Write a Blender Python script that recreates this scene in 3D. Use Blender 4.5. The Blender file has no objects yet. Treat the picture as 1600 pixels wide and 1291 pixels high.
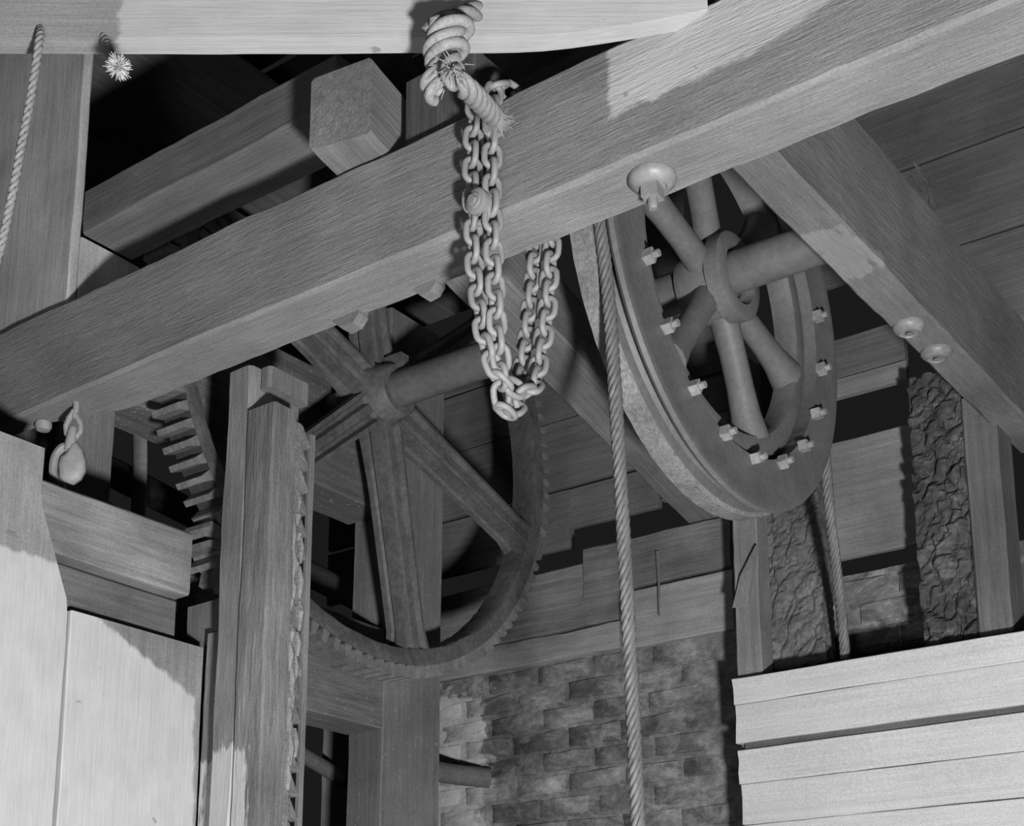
import bpy, math, random
from mathutils import Vector, Matrix, noise

random.seed(7)
SC = bpy.context.scene
COL = SC.collection

# ------------------------------------------------------------------ camera, light, exposure
F_PX, PPX, PPY, TILT = 2250.0, 800.0, 1121.0, math.radians(13.0)
AZ = math.atan2(1700.0, math.hypot(F_PX, F_PX * math.tan(TILT)))
EYE = Vector((0, 0, 1.5))
RIGHT = Vector((math.cos(AZ), math.sin(AZ), 0))
FLAT = Vector((-math.sin(AZ), math.cos(AZ), 0))
FWD = FLAT * math.cos(TILT) + Vector((0, 0, math.sin(TILT)))
UP = Vector((0, 0, math.cos(TILT))) - FLAT * math.sin(TILT)

cam = bpy.data.cameras.new('camera')
cam.sensor_width = 36.0
cam.lens = 36.0 * F_PX / 1600.0
cam.shift_y = (PPY - 645.5) / 1600.0
cam.clip_start = 0.05
camo = bpy.data.objects.new('camera', cam)
COL.objects.link(camo)
camo.matrix_world = Matrix.Translation(EYE) @ Matrix((RIGHT, UP, -FWD)).transposed().to_4x4()
SC.camera = camo

world = bpy.data.worlds.new('world')
SC.world = world
world.use_nodes = True
world.node_tree.nodes['Background'].inputs[0].default_value = (1, 1, 1, 1)
world.node_tree.nodes['Background'].inputs[1].default_value = 0.010

def disk_lamp(name, pos, aim, size, watts):
    l = bpy.data.lights.new(name, 'AREA')
    l.shape = 'DISK'
    l.size = size
    l.energy = watts
    o = bpy.data.objects.new(name, l)
    COL.objects.link(o)
    o.location = pos
    o.rotation_euler = (Vector(aim) - Vector(pos)).to_track_quat('-Z', 'Y').to_euler()

# the photographer's flash reflector beside and below the camera, plus a weak fill lamp added on the other side
disk_lamp('flash_key', EYE + RIGHT * 0.75 - FLAT * 0.5 + Vector((0, 0, -1.2)), (-1.8, 3.0, 3.1), 0.30, 385.0)
disk_lamp('added_fill', EYE - RIGHT * 0.9 - FLAT * 0.9 + Vector((0, 0, -0.9)), (-2.2, 3.0, 3.2), 0.8, 36.0)

vs = SC.view_settings
vs.view_transform = 'Standard'
vs.look = 'None'
vs.exposure = 0.0
vs.gamma = 1.0
vs.use_curve_mapping = False

# ------------------------------------------------------------------ placing: a sight line meets a real plane
def ray(u, v):
    return (u - PPX) / F_PX * RIGHT + (PPY - v) / F_PX * UP + FWD
def on_x(u, v, x):
    r = ray(u, v); return EYE + r * (x / r.x)
def on_y(u, v, y):
    r = ray(u, v); return EYE + r * (y / r.y)
def on_z(u, v, z):
    r = ray(u, v); return EYE + r * ((z - EYE.z) / r.z)
def at(u, v, d):
    return EYE + ray(u, v) * d

# ------------------------------------------------------------------ materials
MATS = {}
def nd(nt, kind, **kw):
    n = nt.nodes.new(kind)
    for k, v in kw.items():
        setattr(n, k, v)
    return n
def math_node(nt, op, a, b=None, clamp=False):
    n = nt.nodes.new('ShaderNodeMath'); n.operation = op; n.use_clamp = clamp
    for i, x in enumerate((a, b)):
        if x is None: continue
        if isinstance(x, (int, float)): n.inputs[i].default_value = x
        else: nt.links.new(x, n.inputs[i])
    return n.outputs[0]
def noise_node(nt, vec, scale, detail=6, rough=0.6, dist=0.0):
    n = nt.nodes.new('ShaderNodeTexNoise')
    n.inputs['Scale'].default_value = scale
    n.inputs['Detail'].default_value = detail
    n.inputs['Roughness'].default_value = rough
    n.inputs['Distortion'].default_value = dist
    nt.links.new(vec, n.inputs['Vector'])
    return n.outputs['Fac']
def scaled(nt, vec, s):
    m = nt.nodes.new('ShaderNodeMapping'); m.inputs['Scale'].default_value = s
    nt.links.new(vec, m.inputs['Vector']); return m.outputs[0]
def remap(nt, v, a, b, c, d):
    n = nt.nodes.new('ShaderNodeMapRange')
    for i, x in enumerate((a, b, c, d)): n.inputs[i + 1].default_value = x
    nt.links.new(v, n.inputs[0]); return n.outputs[0]
def start(name, rough, spec=0.2):
    m = bpy.data.materials.new(name); m.use_nodes = True
    nt = m.node_tree; b = nt.nodes['Principled BSDF']
    b.inputs['Roughness'].default_value = rough
    b.inputs['Specular IOR Level'].default_value = spec
    tc = nt.nodes.new('ShaderNodeTexCoord'); oi = nt.nodes.new('ShaderNodeObjectInfo')
    add = nt.nodes.new('ShaderNodeVectorMath'); add.operation = 'ADD'
    k = math_node(nt, 'MULTIPLY', oi.outputs['Random'], 37.0)
    cx = nt.nodes.new('ShaderNodeCombineXYZ')
    for i in range(3): nt.links.new(k, cx.inputs[i])
    nt.links.new(tc.outputs['Object'], add.inputs[0]); nt.links.new(cx.outputs[0], add.inputs[1])
    return m, nt, b, tc.outputs['Object'], add.outputs[0]
def finish(nt, b, val, height=None, bump=0.3, dist=0.01):
    c = nt.nodes.new('ShaderNodeCombineColor')
    for i in range(3): nt.links.new(val, c.inputs[i])
    nt.links.new(c.outputs[0], b.inputs['Base Color'])
    if height is not None:
        bp = nt.nodes.new('ShaderNodeBump'); bp.inputs['Strength'].default_value = bump
        bp.inputs['Distance'].default_value = dist
        nt.links.new(height, bp.inputs['Height']); nt.links.new(bp.outputs[0], b.inputs['Normal'])
def plane_mask(nt, raw, planes, amp, scale, soft=0.006):
    """1 inside all half spaces n.p + d > 0, edge made ragged by noise"""
    n1 = noise_node(nt, scaled(nt, raw, scale), 1.0, 7, 0.65)
    wob = math_node(nt, 'MULTIPLY', math_node(nt, 'SUBTRACT', n1, 0.5), amp)
    out = None
    for (a, b_, c, d) in planes:
        dp = nt.nodes.new('ShaderNodeVectorMath'); dp.operation = 'DOT_PRODUCT'
        nt.links.new(raw, dp.inputs[0]); dp.inputs[1].default_value = (a, b_, c)
        v = math_node(nt, 'ADD', math_node(nt, 'ADD', dp.outputs['Value'], d), wob)
        v = remap(nt, v, -soft, soft, 0, 1)
        out = v if out is None else math_node(nt, 'MINIMUM', out, v)
    return out
def wood(name, val, contrast=0.5, bump=0.35, grain=(2.0, 45.0, 45.0), rough=0.85, wash=None, speck=0.0, stain=0.5):
    if name in MATS: return MATS[name]
    m, nt, b, raw, vec = start(name, rough)
    g1 = noise_node(nt, scaled(nt, vec, grain), 1.0, 8, 0.62, 0.4)
    g2 = noise_node(nt, scaled(nt, vec, (grain[0] * 4, grain[1] * 3.2, grain[2] * 3.2)), 1.0, 4, 0.6, 0.2)
    big = noise_node(nt, vec, 3.3, 4, 0.55)
    grit = noise_node(nt, vec, 170.0, 2, 0.6)
    v = math_node(nt, 'MULTIPLY', remap(nt, g1, 0.3, 0.7, 1 - contrast * .55, 1 + contrast * .45), val)
    v = math_node(nt, 'MULTIPLY', v, remap(nt, g2, 0.3, 0.7, 1 - contrast * .3, 1 + contrast * .25))
    v = math_node(nt, 'MULTIPLY', v, remap(nt, big, 0.3, 0.7, 1 - stain * .5, 1 + stain * .4))
    v = math_node(nt, 'MULTIPLY', v, remap(nt, grit, 0.3, 0.7, 0.86, 1.12))
    if speck:
        s = remap(nt, noise_node(nt, vec, 75.0, 2, 0.5), 0.66, 0.70, 0, speck)
        v = math_node(nt, 'ADD', v, s)
    h = math_node(nt, 'ADD', g2, math_node(nt, 'MULTIPLY', g1, 0.8))
    h = math_node(nt, 'ADD', h, math_node(nt, 'MULTIPLY', grit, 0.25))
    if wash:
        col, planes, amp, sc = wash
        mask = plane_mask(nt, raw, planes, amp, sc)
        blot = noise_node(nt, scaled(nt, vec, (9, 16, 16)), 1.0, 5, 0.6)
        dots = remap(nt, noise_node(nt, vec, 24.0, 2, 0.5), 0.27, 0.22, 0, 0.4)
        w = math_node(nt, 'MULTIPLY', remap(nt, blot, 0.3, 0.7, .9, 1.05), col)
        w = math_node(nt, 'MULTIPLY', w, remap(nt, g2, 0.3, 0.7, .95, 1.03))
        w = math_node(nt, 'MULTIPLY', w, math_node(nt, 'SUBTRACT', 1.0, dots))
        mx = nt.nodes.new('ShaderNodeMix'); mx.data_type = 'FLOAT'
        nt.links.new(mask, mx.inputs[0]); nt.links.new(v, mx.inputs[2]); nt.links.new(w, mx.inputs[3])
        v = mx.outputs[0]
    finish(nt, b, v, h, bump, 0.006)
    MATS[name] = m; return m
def iron(name, val, bump=0.3, rough=0.6, scale=60.0, var=0.35, spec=0.35):
    if name in MATS: return MATS[name]
    m, nt, b, raw, vec = start(name, rough, spec)
    n1 = noise_node(nt, vec, scale, 5, 0.6); n2 = noise_node(nt, vec, 9.0, 4, 0.6)
    v = math_node(nt, 'MULTIPLY', remap(nt, n1, .3, .7, 1 - var * .5, 1 + var * .5), val)
    v = math_node(nt, 'MULTIPLY', v, remap(nt, n2, .3, .7, 1 - var * .6, 1 + var * .5))
    finish(nt, b, v, n1, bump, 0.004)
    MATS[name] = m; return m
def crust(name, val, light, bump=0.8, scale=14.0, lo=.52, hi=.68, limed=False):
    """soot and mortar smears"""
    if name in MATS: return MATS[name]
    m, nt, b, raw, vec = start(name, 0.9, 0.15)
    geo = nt.nodes.new('ShaderNodeNewGeometry'); wp = geo.outputs['Position']
    vec = scaled(nt, wp, (.8, .8, 1.3))
    n1 = noise_node(nt, vec, scale, 8, 0.68, 0.8); n2 = noise_node(nt, vec, scale * 6, 5, 0.65)
    n3 = noise_node(nt, vec, 3.0, 4, 0.6)
    sm = remap(nt, n1, lo, hi, 0, 1)
    mx = nt.nodes.new('ShaderNodeMix'); mx.data_type = 'FLOAT'
    nt.links.new(sm, mx.inputs[0]); mx.inputs[2].default_value = val; mx.inputs[3].default_value = light
    v = math_node(nt, 'MULTIPLY', mx.outputs[0], remap(nt, n2, .3, .7, .65, 1.3))
    v = math_node(nt, 'MULTIPLY', v, remap(nt, n3, .3, .7, .65, 1.3))
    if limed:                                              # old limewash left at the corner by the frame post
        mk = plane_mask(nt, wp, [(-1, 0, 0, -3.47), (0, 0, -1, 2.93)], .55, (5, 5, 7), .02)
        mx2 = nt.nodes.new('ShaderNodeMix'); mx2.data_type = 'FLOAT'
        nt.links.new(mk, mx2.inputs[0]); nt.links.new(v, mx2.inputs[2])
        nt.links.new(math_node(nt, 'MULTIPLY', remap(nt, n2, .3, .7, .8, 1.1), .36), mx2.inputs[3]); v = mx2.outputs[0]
    finish(nt, b, v, math_node(nt, 'ADD', n2, n1), bump, 0.006)
    MATS[name] = m; return m

# ------------------------------------------------------------------ mesh helpers
class MB:
    def __init__(s): s.v, s.f = [], []
    def add(s, v, f):
        n = len(s.v); s.v += [Vector(p) for p in v]; s.f += [tuple(i + n for i in q) for q in f]
    def loft(s, rings, closed=True, cap=True, loop=False):
        n = len(s.v); k = len(rings[0]); r = len(rings)
        for ring in rings: s.v += [Vector(p) for p in ring]
        kk = k if closed else k - 1
        for i in range(r if loop else r - 1):
            i2 = (i + 1) % r
            for j in range(kk):
                j2 = (j + 1) % k
                s.f.append((n + i * k + j, n + i * k + j2, n + i2 * k + j2, n + i2 * k + j))
        if cap and not loop and closed:
            s.f.append(tuple(n + j for j in reversed(range(k))))
            s.f.append(tuple(n + (r - 1) * k + j for j in range(k)))
    def box(s, lo, hi):
        x0, y0, z0 = lo; x1, y1, z1 = hi
        s.add([(x0, y0, z0), (x1, y0, z0), (x1, y1, z0), (x0, y1, z0), (x0, y0, z1), (x1, y0, z1), (x1, y1, z1), (x0, y1, z1)],
              [(0, 3, 2, 1), (4, 5, 6, 7), (0, 1, 5, 4), (1, 2, 6, 5), (2, 3, 7, 6), (3, 0, 4, 7)])
    def prism(s, poly, axis_lo, axis_hi, f):
        """poly of 2-D points, f(a, b, t) gives the 3-D point"""
        s.loft([[f(a, b, axis_lo) for a, b in poly], [f(a, b, axis_hi) for a, b in poly]])
    def tube(s, pts, rad, seg=8, loop=False, flat=1.0, twist0=None):
        pts = [Vector(p) for p in pts]; n = len(pts)
        rings = []; nrm = None
        for i, p in enumerate(pts):
            if loop: t = (pts[(i + 1) % n] - pts[i - 1])
            else: t = pts[min(i + 1, n - 1)] - pts[max(i - 1, 0)]
            t.normalize()
            if nrm is None:
                nrm = Vector(twist0) if twist0 else (Vector((0, 0, 1)) if abs(t.z) < .9 else Vector((1, 0, 0)))
            nrm = (nrm - t * nrm.dot(t)).normalized(); bn = t.cross(nrm)
            r = rad(i / max(1, n - 1)) if callable(rad) else rad
            rings.append([p + nrm * (r * math.cos(a)) + bn * (r * flat * math.sin(a)) for a in [2 * math.pi * j / seg for j in range(seg)]])
        s.loft(rings, loop=loop)
    def lathe(s, prof, seg=64, axis='x', a0=0.0, loop_prof=True):
        """profile of (along, radius) turned about the axis"""
        rings = []
        for i in range(seg):
            a = a0 + 2 * math.pi * i / seg; c, sn = math.cos(a), math.sin(a)
            if axis == 'x': rings.append([(x, r * c, r * sn) for x, r in prof])
            elif axis == 'z': rings.append([(r * c, r * sn, x) for x, r in prof])
            else: rings.append([(r * sn, x, r * c) for x, r in prof])
        s.loft(rings, closed=loop_prof, loop=True)
    def mesh(s, name, mat, smooth=40):
        me = bpy.data.meshes.new(name)
        me.from_pydata([tuple(v) for v in s.v], [], s.f)
        me.update()
        import bmesh
        bm = bmesh.new(); bm.from_mesh(me); bmesh.ops.recalc_face_normals(bm, faces=bm.faces[:]); bm.to_mesh(me); bm.free()
        me.materials.append(mat)
        if smooth:
            for p in me.polygons: p.use_smooth = True
            me.set_sharp_from_angle(angle=math.radians(smooth))
        return me

def link(name, me, parent=None, M=None, loc=None):
    o = bpy.data.objects.new(name, me); COL.objects.link(o)
    if M is not None: W = M
    elif loc is not None: W = Matrix.Translation(Vector(loc))
    else: W = Matrix.Identity(4)
    if parent is not None:
        o.parent = parent
        W = WORLD[parent.name].inverted() @ W
    o.matrix_basis = W
    WORLD[o.name] = (WORLD[parent.name] @ W) if parent is not None else W
    return o
WORLD = {}
def thing(name, loc, label, cat, group=None, rotz=0.0):
    o = link(name, None, M=Matrix.Translation(Vector(loc)) @ Matrix.Rotation(rotz, 4, 'Z'))
    return tag(o, label, cat, group)
def tag(o, label=None, cat=None, group=None, kind=None):
    if label: o['label'] = label
    if cat: o['category'] = cat
    if group: o['group'] = group
    if kind: o['kind'] = kind
    return o
def local(mb, o):
    """vertices given in the world, moved into the frame of the parent thing"""
    inv = WORLD[o.name].inverted(); mb.v = [inv @ v for v in mb.v]; return mb
def part(name, mb, mat, parent, smooth=40):
    me = local(mb, parent).mesh(name, mat, smooth)
    return link(name, me, parent, M=WORLD[parent.name].copy())

def frame(A, B, up):
    A, B, up = Vector(A), Vector(B), Vector(up)
    x = (B - A).normalized(); y = up.cross(x).normalized(); z = x.cross(y)
    return Matrix.Translation(A) @ Matrix((x, y, z)).transposed().to_4x4()
def timber_mesh(name, L, W, H, mat, rough=.004, cham=.006, step=.05, shape=None, seed=None, nsub=3, end=0.0):
    """a sawn or hewn stick along local x; cross-section finely divided so that edges can wander"""
    sd = random.uniform(0, 100) if seed is None else seed
    n = max(2, int(L / step)); hw, hh, c = W / 2, H / 2, min(cham, W * .25, H * .25)
    sec = []
    def side(p, q, k):
        for i in range(k): sec.append((p[0] + (q[0] - p[0]) * i / k, p[1] + (q[1] - p[1]) * i / k))
    side((-hw + c, -hh), (hw - c, -hh), nsub); side((hw - c, -hh), (hw, -hh + c), 1)
    side((hw, -hh + c), (hw, hh - c), nsub); side((hw, hh - c), (hw - c, hh), 1)
    side((hw - c, hh), (-hw + c, hh), nsub); side((-hw + c, hh), (-hw, hh - c), 1)
    side((-hw, hh - c), (-hw, -hh + c), nsub); side((-hw, -hh + c), (-hw + c, -hh), 1)
    rings = []
    for i in range(n + 1):
        x = L * i / n; ring = []
        for (y, z) in sec:
            px, py, pz = x, y, z
            if rough:
                q = Vector((x * 3 + sd, y * 9, z * 9)); d1 = noise.noise(q); d2 = noise.noise(q + Vector((31, 7, 3)))
                q2 = Vector((x * 17 + sd, y * 25, z * 25)); d3 = noise.noise(q2); d4 = noise.noise(q2 + Vector((5, 17, 9)))
                py += rough * (1.2 * d1 + .5 * d3); pz += rough * (1.2 * d2 + .5 * d4)
                if i in (0, n): px += end * noise.noise(Vector((y * 40 + sd, z * 40, i)))
            if shape: px, py, pz = shape(px, py, pz, L)
            ring.append((px, py, pz))
        rings.append(ring)
    mb = MB(); mb.loft(rings); return mb.mesh(name, mat, 35)
def timber(name, A, B, W, H, mat, parent=None, up=(0, 0, 1), label=None, cat=None, group=None, kind=None, **kw):
    A, B = Vector(A), Vector(B)
    me = timber_mesh(name, (B - A).length, W, H, mat, **kw)
    return tag(link(name, me, parent, M=frame(A, B, up)), label, cat, group, kind)
def tb(name, x, y, z, axis, mat, parent=None, **kw):
    """axis-aligned stick; local x runs along the grain"""
    cx, cy, cz = (x[0] + x[1]) / 2, (y[0] + y[1]) / 2, (z[0] + z[1]) / 2
    if axis == 'x': return timber(name, (x[0], cy, cz), (x[1], cy, cz), y[1] - y[0], z[1] - z[0], mat, parent, **kw)
    if axis == 'y': return timber(name, (cx, y[0], cz), (cx, y[1], cz), x[1] - x[0], z[1] - z[0], mat, parent, **kw)
    return timber(name, (cx, cy, z[0]), (cx, cy, z[1]), x[1] - x[0], y[1] - y[0], mat, parent, up=(0, 1, 0), **kw)

def spline(pts, n):
    pts = [Vector(p) for p in pts]; P = [2 * pts[0] - pts[1]] + pts + [2 * pts[-1] - pts[-2]]; out = []
    for i in range(1, len(P) - 2):
        a, b, c, d = P[i - 1], P[i], P[i + 1], P[i + 2]
        for k in range(n):
            t = k / n
            out.append(.5 * ((2 * b) + (c - a) * t + (2 * a - 5 * b + 4 * c - d) * t * t + (3 * b - a - 3 * c + d) * t ** 3))
    out.append(P[-2]); return out
def resample(pts, step):
    out = [pts[0].copy()]; acc = 0.0
    for a, b in zip(pts, pts[1:]):
        l = (b - a).length
        if l == 0: continue
        t = step - acc
        while t <= l:
            out.append(a + (b - a) * (t / l)); t += step
        acc = l - (t - step)
    return out
def laid_rope(mb, pts, R, strands, pitch, step, seg=6, fill=1.0):
    p = resample(pts, step); n = len(p); nrm = None; fr = []
    for i in range(n):
        t = (p[min(i + 1, n - 1)] - p[max(i - 1, 0)]).normalized()
        if nrm is None: nrm = Vector((1, 0, 0)) if abs(t.x) < .8 else Vector((0, 1, 0))
        nrm = (nrm - t * nrm.dot(t)).normalized(); fr.append((nrm.copy(), t.cross(nrm)))
    s = math.sin(math.pi / strands); ro = R / (1 + s); rs = ro * s * 1.06 * fill
    for k in range(strands):
        q = []
        for i in range(n):
            a = 2 * math.pi * (i * step / pitch + k / strands)
            q.append(p[i] + fr[i][0] * (ro * math.cos(a)) + fr[i][1] * (ro * math.sin(a)))
        mb.tube(q, rs, seg)
    return p

# ------------------------------------------------------------------ palette
M_beam = wood('hewn_beam_wood', .155, .55, .55, grain=(5, 60, 60))
M_post = wood('weathered_post_wood', .15, .4, .3)
M_dim = wood('sooty_timber', .105, .4, .3)
M_dark = wood('dark_timber', .06, .5, .4)
M_side = wood('siding_wood', .115, .4, .35, grain=(1.6, 50, 50))
M_sidel = wood('pale_siding_wood', .17, .35, .3, grain=(1.6, 50, 50))
M_gearwood = wood('dusty_timber', .10, .5, .4, speck=.12)
M_pale = wood('new_pale_board', .49, .16, .25, grain=(1.5, 70, 70), stain=.12)
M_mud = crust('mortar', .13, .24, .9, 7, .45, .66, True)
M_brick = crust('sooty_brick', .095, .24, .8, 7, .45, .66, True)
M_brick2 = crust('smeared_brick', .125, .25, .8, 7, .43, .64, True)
M_char = crust('charred_wood', .06, .14, .8, 9)
M_chain = iron('galvanised_chain', .19, .15, .55, 50, .2)
M_cable = iron('steel_wire_rope', .125, .2, .55, 80, .3)
M_gear = iron('greasy_cast_iron', .078, .5, .6, 55, .5)
M_tooth = iron('worn_gear_tooth', .13, .5, .55, 55, .5)
M_wheel = iron('painted_cast_iron', .115, .25, .5, 60, .25)
M_wheelrim = iron('rusty_rim_iron', .19, .9, .7, 90, .6)
M_nut = iron('bolt_iron', .22, .4, .5, 90, .4)
M_shaft = iron('turned_steel_shaft', .10, .15, .4, 40, .3)
M_wash = iron('cast_washer_iron', .17, .3, .45, 60, .35)
M_hook = iron('dusty_hook_iron', .23, .2, .6, 60, .25)
M_rope = wood('hemp_rope', .22, .3, .45, grain=(60, 160, 160), stain=.3)
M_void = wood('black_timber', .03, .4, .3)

# ------------------------------------------------------------------ floor and enclosing structure
fl = MB(); fl.box((-7, -2, -.1), (3, 7, 0))
tag(link('floor', fl.mesh('floor', M_dark, 0)), kind='structure')

YS, ZS = 3.325, 3.632           # the shaft shared by gear and pulley
# ------------------------------------------------------------------ main beam
def beam_shape(px, py, pz, L):
    x = px - 4.6                                             # world x
    if x < -2.9 and py > 0 and pz < 0:                       # wane on the far lower corner at the left end
        k = min(1.0, (-2.9 - x) / .35); py -= .10 * k * (py / .076); 
    if pz > 0: pz += -.012 * (x + 2.0) / 1.4 + .008 * noise.noise(Vector((x * 4, 0, 3)))
    if pz < 0 and py > 0: pz += .004 * noise.noise(Vector((x * 9, 1, 3)))
    return px, py, pz
WASH_BEAM = None
patch = [on_y(*p, 2.094) for p in ((948, 110), (965, 178), (1060, 162), (1125, 108), (1222, 52))]
zl = lambda p: p.z - 3.29
a, b_ = patch[2], patch[4]
dx, dz = b_.x - a.x, b_.z - a.z; ln = math.hypot(dx, dz)
pl3 = (-dz / ln, 0, dx / ln, 0)
WASH_BEAM = (.36, [(1, 0, 0, -(patch[0].x + 4.6 + .004)), (0, -1, 0, -.03), (0, 0, 1, -zl(patch[1]) - .002),
                   (pl3[0], 0, pl3[2], -(pl3[0] * (a.x + 4.6) + pl3[2] * zl(a)))], .045, (24, 40, 40))
beam = tag(link('main_beam', timber_mesh('main_beam', 5.0, .152, .272, wood('main_beam_wood', .172, .27, .5, grain=(5, 60, 60), wash=WASH_BEAM, stain=.35), rough=.004, cham=.009, shape=beam_shape, seed=4.0, nsub=5, step=.04),
         M=Matrix.Translation((-4.6, 2.170, 3.290))),
    'heavy hewn grey timber beam crossing the whole view, chain looped over it', 'beam')
# splintered lumps left on the beam's lower far arris
for (u, v, w, h) in ((562, 508, .085, .034), (676, 455, .07, .03)):
    c = on_z(u, v, 3.150); mb = MB()
    poly = [(-w / 2, .012), (-w * .42, -h * .3), (-w * .1, -h), (w * .3, -h * .9), (w / 2, -h * .35), (w / 2, .012)]
    mb.prism(poly, 0.0, .034, lambda a, b, t: (c.x + a, 2.212 + t, 3.156 + b))
    part('splinter', mb, M_post, beam, 0)

# ------------------------------------------------------------------ beams crossing behind (along y)
jo = timber('cross_beam', (-1.952, 2.015, 3.523), (-2.425, 4.53, 3.523), .158, .186, wood('joist_wood', .15, .45, .4), cham=.007, rough=.0035,
       label='grey squared cross timber whose end sits on the main beam left of the rope knot', cat='beam')
R1 = timber('bearing_beam', (-1.262, 2.2, 3.61), (-1.235, 4.6, 3.61), .112, .36, wood('bearing_beam_wood', .150, .3, .5, grain=(5, 60, 60), wash=(.22, [(1, 0, 0, -.76), (-1, 0, 0, 1.02), (0, 0, -1, -.165)], .12, (8, 30, 30))), cham=.008, rough=.005,
       label='deep timber beam at the right carrying the end of the pulley shaft', cat='beam')
# knot torn open on its upper side
mb = MB(); c = on_x(1443, 305, -1.2)
for k in range(7):
    o = Vector((random.uniform(-.01, .012), random.uniform(-.05, .05), random.uniform(-.03, .04)))
    mb.tube([c + o + Vector((0, -.05, .02)), c + o * .6 + Vector((.012, 0, 0)), c + o + Vector((0, .06, -.01))], lambda t: .012 * math.sin(math.pi * (t * .9 + .05)), 5)
part('torn_knot', mb, M_dark, R1)

# ------------------------------------------------------------------ cast washers with bolts
def washer_bolt(name, c, r, label, mat, stub=1.0):
    t = thing(name, c, label, 'bolt')
    mb = MB(); mb.lathe([(0, r * .3), (0, r), (-.006, r * 1.02), (-.014, r * .97), (-.024, r * .72), (-.026, r * .62), (-.022, r * .55), (-.022, r * .3)], 28, 'z')
    mb.v = [v + Vector(c) for v in mb.v]; part('washer', mb, mat, t, 50)
    mb = MB(); hexa = [(r * .52 * math.cos(a), r * .52 * math.sin(a)) for a in [math.pi / 2 * k + .9 for k in range(4)]]
    mb.prism(hexa, -.020 - .028 * stub, -.014, lambda a, b, h: (c[0] + a, c[1] + b, c[2] + h * (1 if stub > .5 else .8))); part('nut', mb, mat, t, 0)
    mb = MB(); mb.tube([Vector(c) + Vector((0, 0, -.03)), Vector(c) + Vector((0, 0, -.024 - .042 * stub)), Vector(c) + Vector((0, 0, -.026 - .045 * stub))], lambda s: r * (.22 if s < .9 else .16), 10)
    part('bolt_end', mb, mat, t)
    return t
c = on_z(1019, 276, 3.153); washer_bolt('washer_bolt', (c.x, c.y, 3.153), .047, 'cast bell washer with nut and bolt end under the main beam', M_wash)
c = on_z(1420, 508, 3.43); washer_bolt('washer_bolt', (c.x, c.y, 3.431), .044, 'round cast washer under the right beam, the upper of two', M_wash, .1)
c = on_z(1463, 548, 3.43); washer_bolt('washer_bolt', (c.x, c.y, 3.431), .044, 'round cast washer under the right beam, the lower one above the charred post', M_wash, .1)

# ------------------------------------------------------------------ shaft
sh = thing('drive_shaft', (-2.3, YS, ZS), 'round steel shaft running from the toothed wheel to the pulley', 'shaft')
mb = MB(); mb.tube([(-3.42, YS, ZS), (-3.40, YS, ZS), (-1.22, YS, ZS), (-1.20, YS, ZS)], lambda s: .059 if 0 < s < 1 else .054, 32); part('shaft_body', mb, M_shaft, sh)
mb = MB(); mb.box((-1.60, YS - .012, ZS + .048), (-1.30, YS + .012, ZS + .064)); part('shaft_key', mb, M_gear, sh, 0)

# ------------------------------------------------------------------ big toothed wheel
XG = -2.965
gear = thing('toothed_wheel', (XG, YS, ZS), 'large dark cast iron toothed wheel with six ribbed spokes below the main beam', 'gear')
GO = Vector((0, 0, -.012))
def gpt(a, r, x): return Vector((XG + x, YS + r * math.cos(a), ZS + r * math.sin(a))) + GO
mb = MB()
prof = [(-.004, .850), (0.0, .856), (0.0, .906), (-.108, .906), (-.108, .858), (-.102, .848), (-.055, .842), (-.02, .846)]
rings = []
for i in range(220):
    a = 2 * math.pi * i / 220; ring = []
    for j, (x, r) in enumerate(prof):
        if j in (5, 6, 7, 0): r += .004 * noise.noise(Vector((a * 40, x * 60, 1)))
        ring.append(gpt(a, r, x))
    rings.append(ring)
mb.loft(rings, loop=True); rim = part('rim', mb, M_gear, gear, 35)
rim.data.materials.append(iron('greasy_gap_shade', .032, .5, .6, 55, .5))  # greasy root, darkened further to paint shade into the gaps between teeth
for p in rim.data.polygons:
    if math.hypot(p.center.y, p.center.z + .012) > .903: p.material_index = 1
NT = 112
mb = MB(); tp = [(-.0150, -.006), (-.0145, .010), (-.009, .043), (.009, .043), (.0145, .010), (.0150, -.006)]
mb.prism(tp, -.111, -.001, lambda a, b, t: (t, b, a))
tooth_me = mb.mesh('tooth', M_tooth, 0)
for k in range(NT):
    a = 2 * math.pi * k / NT
    Rm = Matrix(((1, 0, 0), (0, math.cos(a), -math.sin(a)), (0, math.sin(a), math.cos(a)))).to_4x4()
    link('tooth', tooth_me, gear, M=Matrix.Translation(Vector((XG, YS, ZS)) + GO) @ Rm @ Matrix.Translation((0, .902, 0)))
for k in range(6):
    a = math.radians(-78 + 60 * k); ca, sa = math.cos(a), math.sin(a); mb = MB(); rings = []
    for r, w, dp in ((.05, .120, .11), (.14, .118, .10), (.3, .112, .09), (.55, .104, .09), (.78, .100, .09), (.848, .125, .10)):
        h = w / 2
        sec = [(-h * .8, -dp), (h * .8, -dp), (h * .8, -dp + .022), (h * .55, -.050), (h, -.042), (h, 0), (h - .014, .002), (h - .022, -.022), (.022, -.026), (.014, -.004), (-.014, -.004), (-.022, -.026), (-h + .022, -.022), (-h + .014, .002), (-h, 0), (-h, -.042), (-h * .55, -.050), (-h * .8, -dp + .022)]
        rings.append([Vector((XG + x, YS + r * ca - t * sa, ZS + r * sa + t * ca)) + GO for t, x in sec])
    mb.loft(rings); part('spoke', mb, M_gear, gear, 25)
mb = MB(); mb.lathe([(-.14, .06), (-.14, .10), (-.08, .112), (-.01, .108), (.012, .095), (.05, .090), (.058, .082), (.058, .06)], 40); mb.v = [v + Vector((XG, YS, ZS)) for v in mb.v]; part('hub', mb, M_gear, gear, 40)
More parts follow.
